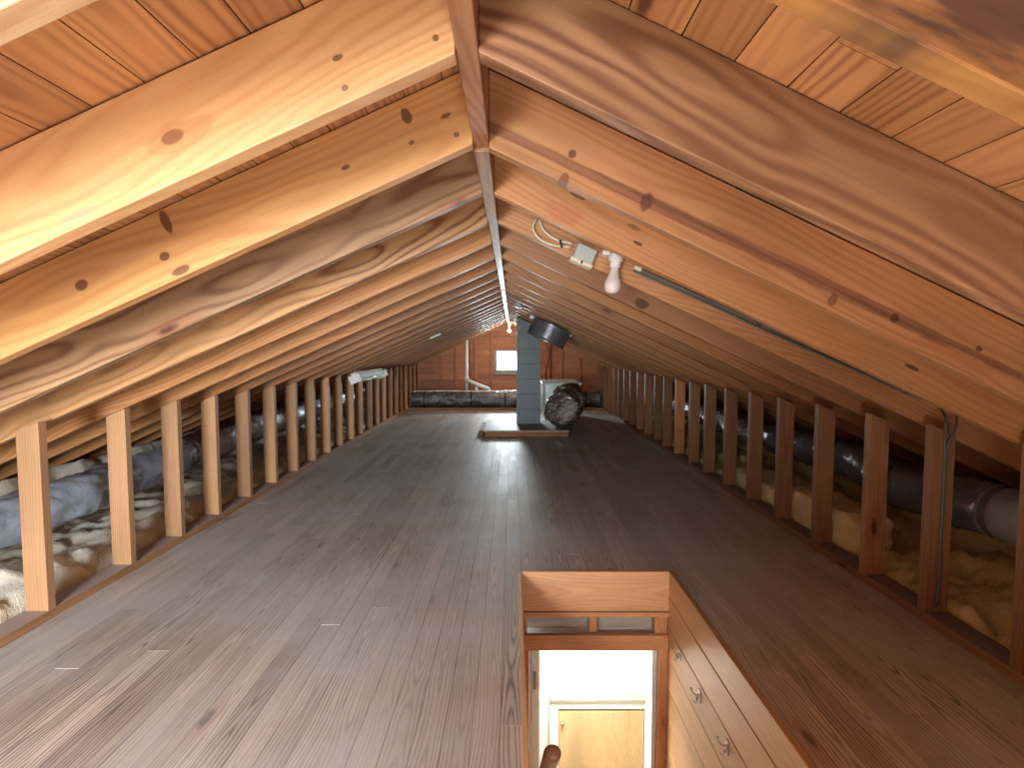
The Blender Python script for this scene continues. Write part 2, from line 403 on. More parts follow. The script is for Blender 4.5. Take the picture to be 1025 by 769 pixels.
# window in the far gable
fr_ = MB()
fr_.box((WX0, YG-.015, WZ0), (WX0+.05, YG+.03, WZ1)).box((WX1-.05, YG-.015, WZ0), (WX1, YG+.03, WZ1))
fr_.box((WX0+.05, YG-.015, WZ1-.035), (WX1-.05, YG+.03, WZ1)).box((WX0-.01, YG-.035, WZ0-.012), (WX1+.01, YG+.03, WZ0+.075))
wf = fr_.build('window_1', M['drywall'], bevel=.003); wf.color = (.72, .76, .82, 1); tag(wf, 'small bright window in the far gable', None, None, 'structure')
gp = MB().box((WX0+.05, YG+.012, WZ0+.075), (WX1-.05, YG+.016, WZ1-.035)).build('window_pane', M['glass'], wf)
fr_ = MB().box((-1.28, YB-.02, .18), (-1.24, YB+.01, 1.28)).box((-.47, YB-.02, .18), (-.43, YB+.01, 1.28)).box((-1.24, YB-.02, 1.24), (-.47, YB+.01, 1.28)).box((-1.24, YB-.02, .18), (-.47, YB+.01, .22))
wf2 = fr_.build('window_2', M['cream']); tag(wf2, 'unseen window added in the rear gable for its light', None, None, 'structure')  # unseen window, added and sized for the light it lets in
MB().box((-1.24, YB-.008, .22), (-.47, YB-.004, 1.24)).build('window_pane', M['glass'], wf2)
tag(MB().box((-.56, -.80, 0), (1.58, -.76, 1.18)).build('wall_shade_block', M['panel']), 'added board behind the viewer that shades the lower right', None, None, 'structure')  # added unseen board, keeps the rear light off the lower right
# curb at the end of the floor boards
cb = MB().box((XL, 9.42, -.0), (XR+.0, 9.455, .05)).build('trim_1', M['stud'], bevel=.003); cb.color = (.5, .42, .38, 1); tag(cb, 'brown curb board at the end of the attic floor', None, None, 'structure')
# bottom plates of the knee walls
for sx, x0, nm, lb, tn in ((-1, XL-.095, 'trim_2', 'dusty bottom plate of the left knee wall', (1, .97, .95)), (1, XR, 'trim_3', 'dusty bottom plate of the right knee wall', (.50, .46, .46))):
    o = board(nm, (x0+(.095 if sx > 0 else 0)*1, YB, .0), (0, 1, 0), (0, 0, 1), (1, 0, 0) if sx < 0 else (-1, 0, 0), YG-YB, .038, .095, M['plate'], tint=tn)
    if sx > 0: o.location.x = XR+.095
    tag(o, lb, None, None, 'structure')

# ------------------------------------------------------------------ setting: stairwell and the hall below
def planks_x(name, x0, x1, ys, zs, mat, label):
    mb = MB()
    for i in range(len(zs)-1): mb.box((x0, ys[0], zs[i+1]+.0022), (x1, ys[1], zs[i]-.0022), random.random()*5)
    o = mb.build(name, mat, bevel=.003); tag(o, label, None, None, 'structure'); return o
zs = [.006, -.105, -.125]+[-.125-.148*i for i in range(1, 17)]
zs = [.006, -.125]+[-.125-.148*i for i in range(1, 17)]
planks_x('wall_well_right', HX1, HX1+.019, (HY0, HY1), zs, M['panel'], 'pine board panelling on the right side of the stairwell')
planks_x('wall_well_left', HX0-.019, HX0, (HY0, HY1-.02), zs, M['panel'], 'pine board panelling on the left side of the stairwell')
mb = MB()
for i in range(len(zs)-1): mb.box((HX0, HY0-.019, zs[i+1]+.002), (HX1, HY0, zs[i]-.002), random.random()*5)
tag(mb.build('wall_well_front', M['panel']), 'near end of the stairwell', None, None, 'structure')
mb = MB().box((HX1+.02, HY0-.1, ZF), (HX1+.04, 2.66, -.16)).box((HX0-.04, HY0-.1, ZF), (HX0-.02, 2.55, -.16)).box((HX0, HY0-.06, ZF), (HX1, HY0-.03, -.16))
tag(mb.build('wall_well_backing', M['subfloor']), 'studwork behind the panelling', None, None, 'structure')
h1 = board('header_board', (HX0, HY1, -.19), (1, 0, 0), (0, 0, 1), (0, -1, 0), HX1-HX0, .194, .02, M['header'], tint=(1.02, 1, .98))
h1.name = 'trim_4'; tag(h1, 'wide pine header board across the far end of the stair opening', None, None, 'structure')
h2 = board('trim_5', (HX0, HY1, -.215), (1, 0, 0), (0, 0, 1), (0, -1, 0), HX1-HX0, .022, .028, M['header'], tint=(1, .9, .82)); tag(h2, 'thin pine moulding below the header board', None, None, 'structure')
h3 = board('trim_6', (HX0, HY1+.002, -.383), (1, 0, 0), (0, 0, 1), (0, -1, 0), HX1-HX0, .075, .026, M['header'], tint=(1.02, .92, .84)); tag(h3, 'pine head casing over the doorway', None, None, 'structure')
for n_, (xa, xb, y_) in enumerate(((HX0, .072, 0), (.374, .412, .01), (.69, HX1, 0))):
    o = board('trim_%d' % (7+n_), (xb, HY1+y_, -.31), (0, 0, 1), (-1, 0, 0), (0, 1, 0), .097, xb-xa, .06, M['header'], tint=(.98, .84, .72)); tag(o, 'short pine block over the doorway', None, None, 'structure')
tag(MB().box((HX0, 2.625, -.32), (HX1, 2.635, -.16)).build('wall_cavity', M['drywall']), 'grey board behind the open gap over the doorway', None, None, 'structure')
o = board('trim_10', (HX1, 2.53, ZF), (0, 0, 1), (-1, 0, 0), (0, 1, 0), -ZF-.31, HX1-.705, .02, M['header'], tint=(1, .88, .78)); tag(o, 'pine side casing right of the doorway', None, None, 'structure')
o = board('trim_11', (.082, 2.53, ZF), (0, 0, 1), (-1, 0, 0), (0, 1, 0), -ZF-.31, .037, .02, M['header'], tint=(1, .84, .7)); tag(o, 'pine side casing left of the doorway', None, None, 'structure')
jb = MB().box((.682, 2.552, ZF), (.705, 2.66, -.385)).box((.084, 2.552, ZF), (.096, 2.66, -.385)).box((.096, 2.552, -.395), (.682, 2.66, -.383))
o = jb.build('door_1', M['white'], bevel=.002); o.color = (.80, .84, .90, 1); tag(o, 'white painted door frame below the stair opening', None, None, 'structure')
hall = MB().box((-1.2, 3.62, ZF), (2.2, 3.66, -.2)).box((-1.24, 2.66, ZF), (-1.2, 3.66, -.2)).box((2.2, 2.66, ZF), (2.24, 3.66, -.2)).box((-1.2, 2.64, ZF), (.084, 2.66, -.2)).box((.705, 2.64, ZF), (2.2, 2.66, -.2)).box((.084, 2.64, -.38), (.705, 2.66, -.2))
tag(hall.build('wall_hall', M['white']), 'white walls of the bright hall below', None, None, 'structure')
tag(MB().box((-1.2, 2.66, -.30), (2.2, 3.62, -.26)).build('ceiling_hall', M['white']), 'ceiling of the hall below', None, None, 'structure')
tag(MB().box((-1.2, HY0, ZF-.03), (2.2, 3.62, ZF)).build('floor_hall', M['veneer']), 'floor of the hall below', None, None, 'structure')
mb = MB()
for i in range(10):
    mb.box((HX0+.002, -.5+.27*i-.02, -.22*(i+1)-.03), (HX1-.002, -.5+.27*(i+1), -.22*(i+1)), i*.7).box((HX0+.002, -.5+.27*i, -.22*(i+1)-.22), (HX1-.002, -.5+.27*i+.015, -.22*(i+1)-.03), i*.3)
tag(mb.build('floor_steps', M['header']), 'steps going down in the stairwell', None, None, 'structure')

# ------------------------------------------------------------------ ridge boards
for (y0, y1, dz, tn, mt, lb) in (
    (YB, 1.375, 0, (.62, .46, .38), 'rafter', 'orange ridge board nearest the camera at the roof peak'),
    (1.385, 2.09, -.008, (.50, .45, .44), 'rafter', 'short greyish ridge board just behind the near orange one'),
    (2.10, 4.62, .003, (.50, .47, .45), 'rafter', 'weathered grey middle length of the ridge board'),
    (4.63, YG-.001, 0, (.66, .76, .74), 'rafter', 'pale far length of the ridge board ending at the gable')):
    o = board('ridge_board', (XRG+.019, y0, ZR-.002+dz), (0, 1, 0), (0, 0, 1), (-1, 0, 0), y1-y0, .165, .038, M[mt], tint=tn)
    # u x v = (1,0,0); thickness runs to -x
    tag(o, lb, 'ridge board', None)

KN = (104, 62, 44)
def marks_for(side, k, lst):
    """places of the knots on a rafter: photo position -> length and width along the board"""
    a = ALn if side < 0 else ARn; s_ = SL if side < 0 else SR
    u = Vector((side*math.cos(a), 0, -math.sin(a))); v = Vector((side*math.sin(a), 0, math.cos(a)))
    O = Vector((XRG+side*.0195, 0, ZR-s_*.0195)); L = (3.42 if side < 0 else 3.22)/math.cos(a); out = []
    for px, py, rx, ry, am, col in lst:
        p = at(px, py, .53+SP*k)-O; out.append((p.dot(u), p.dot(v)-DR/2, rx, ry, am, col))
    return out
_w = dict(rough=.5, contrast=.55, pitch=.016, knots=False)
MK = {
 (-1, 1): wood('rafter_with_pale_knot', lin(230, 186, 134), lin(202, 140, 88), marks=marks_for(-1, 1, [(172, 136, .022, .013, .75, KN), (178, 136, .07, .03, .35, (200, 130, 80)), (338, 57, .012, .006, .8, KN), (436, 37, .008, .008, .8, KN), (345, 87, .007, .006, .7, KN), (80, 214, .05, .01, .35, (190, 140, 140))]), **_w),
 (-1, 2): wood('rafter_with_long_knot', lin(230, 180, 122), lin(196, 130, 74), marks=marks_for(-1, 2, [(166, 222, .014, .045, .9, KN), (165, 257, .014, .012, .9, KN), (182, 271, .032, .014, .85, KN), (82, 286, .020, .017, .9, KN), (407, 117, .013, .022, .85, KN), (346, 168, .014, .007, .85, KN), (412, 143, .008, .006, .8, KN), (446, 116, .02, .008, .8, KN), (457, 135, .008, .007, .8, KN)]), **_w),
 (1, 0): wood('rafter_stained', lin(222, 166, 100), lin(198, 136, 78), marks=[(.6, .055, 1.3, .16, .9, (86, 64, 60)), (1.9, .05, .9, .12, .6, (96, 70, 62))], **_w),
 (1, 2): wood('rafter_long_stain', lin(216, 168, 120), lin(180, 120, 74), marks=marks_for(1, 2, [(620, 186, 1.1, .016, .6, (128, 80, 62)), (850, 291, .8, .013, .6, (128, 80, 62)), (573, 152, .010, .012, .8, KN), (648, 200, .016, .03, .7, KN), (565, 177, .012, .02, .6, KN), (836, 298, .012, .02, .7, (140, 90, 60)), (898, 317, .012, .014, .8, KN), (983, 348, .014, .01, .8, KN)]), **_w),
 (1, 3): wood('rafter_before_bulb', lin(222, 172, 122), lin(190, 128, 80), marks=marks_for(1, 3, [(638, 243, .022, .007, .9, KN), (563, 212, .07, .035, .4, (196, 110, 78)), (634, 227, .03, .01, .5, KN), (912, 367, .03, .008, .85, KN), (578, 196, .03, .006, .7, KN)]), **_w),
 (1, 5): wood('rafter_dark_knot', lin(206, 164, 124), lin(170, 118, 80), marks=marks_for(1, 5, [(642, 303, .045, .03, .85, (100, 58, 46))]), **_w),
 (-1, 3): M['rafter_bold'], (-1, 4): M['rafter_bold'], (1, 1): M['rafter_loop']}
# ------------------------------------------------------------------ rafters and studs
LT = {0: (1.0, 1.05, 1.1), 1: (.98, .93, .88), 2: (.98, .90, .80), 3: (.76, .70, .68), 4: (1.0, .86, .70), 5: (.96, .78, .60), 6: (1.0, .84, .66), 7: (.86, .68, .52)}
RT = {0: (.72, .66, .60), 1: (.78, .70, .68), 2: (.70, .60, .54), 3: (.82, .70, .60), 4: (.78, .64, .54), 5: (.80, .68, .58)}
LL = {0: 'pale rafter cut off by the top left corner, nearest on the left slope', 1: 'wide pale orange rafter on the left slope, first below the corner rafter',
      2: 'orange left rafter with a long dark knot, second below the corner rafter', 3: 'dull brown-grey rafter on the left slope behind the one with the long knot',
      4: 'golden left rafter with curling grain, resting over the nearest left stud'}
RL = {0: 'dark rafter cut off by the top right corner, nearest on the right slope', 1: 'broad right rafter with big looping cathedral grain',
      2: 'brown right rafter with a long dark stain, behind the looping-grain rafter', 3: 'orange right rafter just in front of the light bulb and cables',
      4: 'right rafter that carries the light bulb, junction box and green cables'}
for side in (-1, 1):
    a = ALn if side < 0 else ARn; s_ = SL if side < 0 else SR
    u = Vector((side*math.cos(a), 0, -math.sin(a))); v = Vector((side*math.sin(a), 0, math.cos(a)))
    nm = 'left' if side < 0 else 'right'
    for k in range(0, 25):
        y = .53+SP*k+(random.uniform(-.01, .01) if k > 1 else 0)
        if k == 4: y = 2.15
        x0 = XRG+side*.0195
        O = Vector((x0, y+(0 if side < 0 else .038), ZR-s_*.0195+random.uniform(-.003, .003)))
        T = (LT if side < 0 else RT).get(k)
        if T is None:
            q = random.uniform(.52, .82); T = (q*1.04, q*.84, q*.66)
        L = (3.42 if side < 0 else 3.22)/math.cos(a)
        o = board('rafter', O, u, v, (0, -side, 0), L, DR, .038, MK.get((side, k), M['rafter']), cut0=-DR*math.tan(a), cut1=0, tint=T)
        lb = (LL if side < 0 else RL).get(k) or '%s slope rafter, %s counting back from the camera' % (nm, ORD[k])
        tag(o, lb, 'rafter', 'rafters of the %s roof slope' % nm)
    # studs
    for k in range(3, 25):
        if side < 0 and k == 3: continue
        y = .53+SP*k+random.uniform(-.012, .012); dx = random.uniform(-.006, .006) if k > 4 else 0
        if side < 0: y = {4: 2.07, 5: 2.53, 6: 2.925, 7: 3.32}.get(k, y-.03)
        else: y = {3: 1.66, 4: 2.06, 5: 2.42}.get(k, 2.83+.412*(k-6))
        xi = (XL if side < 0 else XR)+dx
        zi, zo = zb(xi)-.004, zb(xi+side*.089)-.004
        # local: u up, v outward, w along y
        q = random.uniform(.74, 1.0)
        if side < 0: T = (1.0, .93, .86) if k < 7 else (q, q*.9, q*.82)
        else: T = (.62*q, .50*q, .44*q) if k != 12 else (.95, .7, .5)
        vs = [(0, 0, 0), (0, .089, 0), (0, .089, .038), (0, 0, .038), (zi-.038, 0, 0), (zo-.038, .089, 0), (zo-.038, .089, .038), (zi-.038, 0, .038)]
        vv = (side, 0, 0); ww = Vector((0, 0, 1)).cross(Vector(vv))
        O = Vector((xi, y if ww.y > 0 else y+.038, .038))
        m = Matrix(((0, 0, 1, 0), (*vv, 0), (*ww, 0), (0, 0, 0, 1))).transposed(); m.translation = O
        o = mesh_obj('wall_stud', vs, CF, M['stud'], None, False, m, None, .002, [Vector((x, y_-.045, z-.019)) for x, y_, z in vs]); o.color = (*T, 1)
        n = k-4 if side < 0 else k-3
        extra = {('left', 0): 'left knee wall stud nearest the camera, light wood with a dark knot', ('right', 0): 'right knee wall stud cut off by the right edge of the photo',
                 ('right', 1): 'reddish right knee wall stud with green cables running down it'}
        tag(o, extra.get((nm, n)) or '%s knee wall stud, %s counting back from the camera' % (nm, ORD[n]), 'wall stud', 'studs of the %s knee wall' % nm)
# studs and end rafters of the far gable
for n, xg in enumerate((-1.391, -1.099, -.73, -.418, .235, .71, .944, 1.294)):
    zt = zb(xg)+.01 if xg < -.4 or xg > .3 else zb(xg)
    z0 = -.02
    o = board('gable_stud', (xg, YG-.04, z0), (0, 0, 1), (1, 0, 0), (0, 1, 0), zb(xg if abs(xg+.075) > .6 else xg)-z0-(.02), .038, .04, M['gable'], tint=(.98, .96, .94))
    tag(o, 'upright stud on the far gable, %s from the left' % ORD[n], 'wall stud', 'studs of the far gable')
for side in (-1, 1):
    a = ALn if side < 0 else ARn; s_ = SL if side < 0 else SR
    u = Vector((side*math.cos(a), 0, -math.sin(a))); v = Vector((side*math.sin(a), 0, math.cos(a)))
    o = board('gable_rafter', Vector((XRG+side*.0195, YG-.001-(.038 if side < 0 else 0), ZR-.0195*s_)), u, v, (0, -side, 0), 2.6, DR, .038, M['rafter'], cut0=-DR*math.tan(a), tint=(1.05, 1.15, .8))
    tag(o, 'pale end rafter against the far gable on the %s slope' % ('left' if side < 0 else 'right'), 'rafter', None)
o = board('gable_crosspiece', (-.42+.038, YG-.039, 1.22), (1, 0, 0), (0, 0, 1), (0, -1, 0), .58, .05, .001+.0, M['gable'])
bpy.data.objects.remove(o)

# ------------------------------------------------------------------ insulation
def fbm(x, y, z, o=4): return noise.fractal(Vector((x, y, z)), .8, 2.1, o)
def blanket(name, x0, x1, side, mat, label, seed, amp=1.0):
    nx, ny = 52, 300; vs = []; fs = []
    y0, y1 = -.4, YG-.12
    for j in range(ny+1):
        y = y0+(y1-y0)*j/ny
        for i in range(nx+1):
            t = i/nx; x = x0+(x1-x0)*t; d = abs(x-x0)
            cell = y/.405+.25*math.sin(d*4+seed)                         # batts laid side by side
            seam = abs((cell % 1)-.5)*2
            h = .05*math.sqrt(max(0, 1-seam**4))+(.07 if side < 0 else .035)
            h += .045*fbm(x*2.2+seed, y*2.2, seed)*amp+.05*abs(fbm(x*6, y*6, seed+4))*amp-.02+.012*fbm(x*22, y*22, seed)
            h += .36*max(0, min(1, (d-.68)/.22))*(1.0+.25*fbm(x*3, y*3, 9))
            if d < .04: h = h*d/.04-.03*(1-d/.04)
            h -= .03
            h = min(h, zb(x)-.012)
            if side > 0 and 1.70 < x < 2.08 and 2.66 < y < 4.4: h = min(h, -.075)
            vs.append((x, y, h))
    for j in range(ny):
        for i in range(nx):
            a = j*(nx+1)+i; fs.append((a, a+1, a+nx+2, a+nx+1))
    o = mesh_obj(name, vs, fs, mat, None, True)
    # give it depth down to the eave base
    s = o.modifiers.new('thick', 'SOLIDIFY'); s.thickness = .06; s.offset = -1 if o.data.polygons[0].normal.z > 0 else 1
    tag(o, label, 'insulation', None, 'stuff'); return o
blanket('fibreglass_insulation', XL-.10, -3.45, -1, M['insul_l'], 'cream fibreglass insulation spread behind the left knee wall', 3.3)
blanket('fibreglass_insulation', XR+.10, 3.25, 1, M['insul_r'], 'yellow fibreglass insulation spread behind the right knee wall', 8.1, 1.7)
def batt(x0, x1, y0, y1, z0, z1, label, seed, mat):
    bm = bmesh.new(); bmesh.ops.create_cube(bm, size=2); bmesh.ops.subdivide_edges(bm, edges=bm.edges, cuts=18, use_grid_fill=True)
    c = Vector(((x0+x1)/2, (y0+y1)/2, (z0+z1)/2)); h = Vector(((x1-x0)/2, (y1-y0)/2, (z1-z0)/2))
    for v in bm.verts:
        p = v.co.copy(); q = Vector([math.copysign(abs(t)**1, t) for t in p]); l = (abs(p.x)**6+abs(p.y)**6+abs(p.z)**6)**(1/6)
        q = p/l
        w = Vector((q.x*h.x, q.y*h.y, q.z*h.z))
        f = .03*noise.fractal(Vector((w.x*6+seed, w.y*6, w.z*6)), .8, 2, 4)+.012*noise.noise(w*25)
        w += w.normalized()*f-Vector((0, 0, .02*math.exp(-((w.z)/.02)**2)*0))
        v.co = w
    me = bpy.data.meshes.new('insulation_batt'); bm.to_mesh(me); bm.free(); me.materials.append(mat)
    for p in me.polygons: p.use_smooth = True
    o = bpy.data.objects.new('insulation_batt', me); COL.objects.link(o); o.location = c
    tag(o, label, 'insulation batt'); return o
batt(1.71, 1.96, 2.70, 3.44, -.055, .215, 'thick yellow insulation batt standing up behind the right studs', 1.0, M['insul_r'])
batt(1.72, 1.96, 3.58, 4.35, -.06, .15, 'darker low insulation batt beyond the thick standing one', 5.0, M['insul_r'])

# ------------------------------------------------------------------ eave ducts
def rib(pitch, amp, r0, seed, wr=.012, squash=0):
    def f(L, a):
        r = r0+amp*math.sin(2*math.pi*L/pitch)
        r += wr*noise.noise(Vector((L*5, math.cos(a)*2+seed, math.sin(a)*2)))+wr*.6*noise.noise(Vector((L*16, math.cos(a)*5+seed, math.sin(a)*5)))
        return r
    return f
def duct(name, pts, r, mat, label, cat, seed, pitch=.05, amp=.0015, wr=.015, bands=(), bandmat=None, seg=28, sub=22, org=None):
    mb = MB(); mb.tube(pts, rib(pitch, amp, r, seed, wr), seg, sub)
    o = mb.build(name, M[mat], org=pts[0], smooth=True); tag(o, label, cat)
    for (p, d) in bands:
        p = Vector(p); d = Vector(d).normalized()
        b = MB().tube([p-d*.02, p+d*.02], r*1.035, 28, 1, False); bb = b.build('strap', M[bandmat or 'black'], org=pts[0], smooth=True); bb.parent = o; bb.location = (0, 0, 0)
    return o
duct('flexible_duct', [(-2.45, .6, .30), (-2.34, 1.6, .31), (-2.28, 2.2, .29), (-2.25, 2.75, .305), (-2.30, 3.2, .30), (-2.28, 3.75, .33)], .108, 'vinyl',
     'matte blue-grey wrapped duct behind the nearest left studs', 'duct', 1.3, .3, .004, .02, [((-2.29, 2.1, .266), (0.1, 1, 0)), ((-2.27, 2.95, .288), (-.1, 1, 0)), ((-2.28, 3.7, .317), (0, 1, 0))], 'steel')
duct('flexible_duct', [(-2.28, 3.76, .32), (-2.26, 4.6, .39), (-2.20, 5.6, .42), (-2.14, 6.6, .46), (-2.2, 7.8, .42), (-2.2, 9.6, .36)], .13, 'foil',
     'shiny silver foil duct behind the farther left studs', 'duct', 4.1, .06, .004, .02, [((-2.23, 5.15, .406), (0, 1, 0)), ((-2.14, 6.6, .46), (0, 1, 0))], 'black')
duct('flexible_duct', [(2.16, .9, .36), (2.15, 1.8, .36), (2.13, 2.35, .355)], .115, 'vinyl',
     'dull grey duct sleeve low behind the nearest right studs', 'duct', 6.1, .3, .002, .012, [((2.13, 2.3, .355), (0, 1, 0)), ((2.15, 1.9, .36), (0, 1, 0))], 'film')
duct('flexible_duct', [(2.13, 2.36, .355), (2.10, 2.9, .33), (2.14, 3.4, .37), (2.13, 4.0, .35), (2.10, 4.6, .34)], .115, 'film',
     'glossy dark grey duct with bright highlights behind the right studs', 'duct', 7.7, .35, .004, .018, [((2.10, 2.9, .33), (0, 1, .1)), ((2.14, 3.45, .37), (0, 1, 0))], 'black')
duct('flexible_duct', [(2.10, 4.63, .33), (2.10, 5.6, .36), (2.03, 6.6, .385), (2.05, 8, .365), (2.0, 9.6, .34)], .12, 'foil',
     'silver foil duct behind the farther right studs', 'duct', 2.7, .06, .004, .02, [((2.10, 5.6, .36), (0, 1, 0))], 'black')
# wrapped duct lying across the far end
pts = [(XL+.03, 9.68, .175), (-1.2, 9.66, .18), (-.5, 9.68, .17), (.2, 9.68, .175), (.9, 9.66, .18), (XR-.04, 9.68, .175)]
mb = MB()
f0 = rib(.4, .004, .135, 3., .03); mb.tube(pts, f0, 28, 26)
o = mb.build('wrapped_duct', M['wrap'], org=pts[0], smooth=True); tag(o, 'long dark foil-wrapped duct lying across the far end of the floor', 'duct')
for xx in (-1.55, -.72, -.12, 1.30):
    b = MB().tube([(xx-.012, 9.67, .176), (xx+.012, 9.67, .176)], .146, 28, 1, False).build('strap', M['black'], org=pts[0], smooth=True); b.parent = o; b.location = (0, 0, 0)
# white strip on top of it: window light put in as colour
tp = MB().tube([(XL+.05, 9.69, .315), (-1.2, 9.69, .322), (-.5, 9.69, .314), (.1, 9.70, .322)], lambda L, a: .014+.006*noise.noise(Vector((L*7, 0, 0))), 8, 16)
t_ = tp.build('lit_strip', M['white'], org=pts[0], smooth=True); t_.parent = o; t_.location = (0, 0, 0); t_['label'] = 'white strip standing for window light on the duct top'

# ------------------------------------------------------------------ chimney on its platform
t = empty('platform', (.15, 6.62, 0), 'low plywood platform on the floor around the grey chimney', 'platform')
MB().box((-.33, 6.60, .0), (.69, 6.638, .055)).build('frame', M['plate'], t, bevel=.002).color = (.75, .6, .5, 1)
MB().box((-.35, 6.59, .055), (.70, 7.57, .074)).build('top_panel', M['platform'], t, bevel=.002)
MB().box((-.41, 6.68, .0), (-.355, 7.45, .062)).build('end_block', M['plate'], t, bevel=.003).color = (.45, .42, .4, 1)
ch = MB(); z = .075
while z < 1.30:
    z1 = min(z+.2, 1.30); ch.box((.062, 7.2, z), (.378, 7.50, z1-.003)); ch.box((.066, 7.204, z1-.003), (.374, 7.496, z1)); z = z1
za, zc = zb(.062)-.006, zb(.378)-.006
ch.add([(.062, 7.2, 1.30), (.378, 7.2, 1.30), (.378, 7.5, 1.30), (.062, 7.5, 1.30), (.062, 7.2, za), (.378, 7.2, zc), (.378, 7.5, zc), (.062, 7.5, za)], CF)
o = ch.build('chimney', M['chimney'], org=(.22, 7.35, .075), bevel=.002); tag(o, 'square grey chimney rising from the floor to the roof', 'chimney')

# ------------------------------------------------------------------ plenum box with crumpled foil flex duct
t = empty('air_plenum', (.75, 8.3, 0), 'pale sheet metal air box standing behind the crumpled foil duct', 'air box')
MB().box((.46, 7.92, .10), (1.0, 8.9, .56)).build('body', M['plenum'], t, bevel=.008)
MB().box((.44, 7.90, .545), (1.02, 8.92, .575)).build('lid', M['plenum'], t, bevel=.006)
MB().box((.5, 7.98, 0), (.55, 8.8, .10)).box((.92, 7.98, 0), (.97, 8.8, .10)).build('skid', M['plate'], t)
MB().lathe([(.13, 0), (.13, .05), (.15, .05), (.15, .06), (.12, .06)], Matrix.Translation((.80, 7.92, .37)) @ Matrix.Rotation(R90, 4, 'X')).build('duct_collar', M['steel'], t, smooth=False)
MB().tube([(.5, 7.88, .56), (.62, 7.84, .60), (.78, 7.84, .58)], .012, 8).build('handle_pipe', M['porcelain'], t, smooth=True)
def crumple(L, a):
    ph = L/.042+.9*noise.noise(Vector((L*3, math.cos(a), math.sin(a))))
    r = .18+.036*abs(math.sin(ph*math.pi))+.035*noise.noise(Vector((L*5, math.cos(a)*1.6, math.sin(a)*1.6)))+.014*noise.noise(Vector((L*26, math.cos(a)*6, math.sin(a)*6)))
    if L < .12: r = .14+(r-.14)*L/.12
    return r
pts = [(.80, 7.84, .37), (.80, 7.55, .36), (.74, 7.25, .33), (.66, 7.0, .30), (.60, 6.78, .31)]
mb = MB().tube(pts, crumple, 64, 36)
o = mb.build('foil_flex_duct', M['darkfoil'], org=pts[0], smooth=True); tag(o, 'fat crumpled silver foil duct flopping down beside the chimney', 'duct')
# cable dropping to the box
pts = [at(549, 347, 8.2), at(549.5, 358, 8.2), at(546.5, 372, 8.15), at(547, 381, 8.1)]
o = MB().tube(pts, .008, 8).build('hanging_cable', M['black'], org=pts[-1], smooth=True); tag(o, 'thin dark cable hanging from the roof to the pale air box', 'cable')

# ------------------------------------------------------------------ attic fan drum
fc = Vector((.38, 5.7, 1.228)); axd = Vector((-math.sin(ARn), 0, -math.cos(ARn)))
xa = Vector((math.cos(ARn), 0, -math.sin(ARn))); ya = axd.cross(xa)
mw = Matrix((( *xa, 0), (*ya, 0), (*axd, 0), (0, 0, 0, 1))).transposed(); mw.translation = fc
t = empty('attic_fan', tuple(fc), 'ribbed dark metal fan drum hanging under the right slope by the chimney', 'fan')
pr = [(.19, -.085), (.212, -.085), (.212, -.078)]
for i in range(7): pr += [(.208, -.075+i*.021), (.208, -.062+i*.021), (.204, -.060+i*.021)]
pr += [(.212, .078), (.214, .086), (.205, .086), (.200, .07), (.200, -.07)]
o = MB().lathe(pr, mw, 48, True, False).build('drum', M['darksteel'], t); autosmooth(o, .5)
MB().lathe([(.05, -.02), (.05, .05), (.03, .06)], mw, 20).build('motor', M['black'], t)
for k in range(4):
    a = k*R90+.4; c = mw @ Vector((.11*math.cos(a), .11*math.sin(a), .04))
    ax = (mw.to_3x3() @ Vector((math.cos(a), math.sin(a), 0)), mw.to_3x3() @ Vector((-math.sin(a), math.cos(a), .45)), mw.to_3x3() @ Vector((0, -.45, 1)))
    MB().obox(c, (ax[0], ax[1], ax[0].cross(ax[1])), (.075, .04, .0015)).build('blade', M['steel'], t)
for k, (a, s) in enumerate(((math.pi*1.08, 1.3), (-.35, 1.0), (math.pi*1.6, .8))):
    c = mw @ Vector((.222*math.cos(a), .222*math.sin(a), -.083))
    MB().obox(c, (xa, ya, axd), (.028*s, .03, .014*s)).build('bracket', M['pvc' if k == 0 else 'steel'], t, bevel=.003)

# ------------------------------------------------------------------ lamp holders, bulbs, junction box, cables
def bulb_mesh(parent, top, axis, R=.030, L=.100):
    z = -Vector(axis).normalized(); x = Vector((0, 1, 0)).cross(z).normalized(); y = z.cross(x)
    m = Matrix(((*x, 0), (*y, 0), (*z, 0), (0, 0, 0, 1))).transposed(); m.translation = Vector(top)
    q = R/.0305; z_ = L/.1
    pr = [(a*q, b*z_) for a, b in ((.012, .006), (.0145, 0), (.0152, -.012), (.0180, -.026), (.0222, -.039), (.0264, -.050), (.0295, -.060), (.0305, -.069), (.0298, -.078), (.0272, -.086), (.0222, -.0925), (.0150, -.0972), (.0075, -.0993), (.0006, -.1))]
    o = MB().lathe(pr, m, 28).build('bulb', M['bulb'], parent, smooth=True)
    return m
t = empty('bare_bulb_lamp', tuple(at(614, 258, 2.11)), 'white bare bulb in a porcelain holder on the right slope', 'lamp')
top = at(615.5, 266, 2.085); bot = at(612, 294, 2.075)
bulb_mesh(t, top, bot-top, .0305, (bot-top).length)
h = MB(); h.obox(at(608.5, 254.5, 2.118), ((1, 0, -SR*.5), (0, 1, 0), (SR*.5, 0, 1)), (.026, .030, .008)); 
h.build('mounting_arm', M['porcelain'], t, bevel=.004)
ax = (bot-top).normalized(); z = -ax; x = Vector((0, 1, 0)).cross(z).normalized(); y = z.cross(x)
m = Matrix(((*x, 0), (*y, 0), (*z, 0), (0, 0, 0, 1))).transposed(); m.translation = top
o = MB().lathe([(.017, -.006), (.020, -.004), (.021, .016), (.027, .020), (.028, .040), (.024, .046)], m, 28).build('socket', M['porcelain'], t); autosmooth(o)

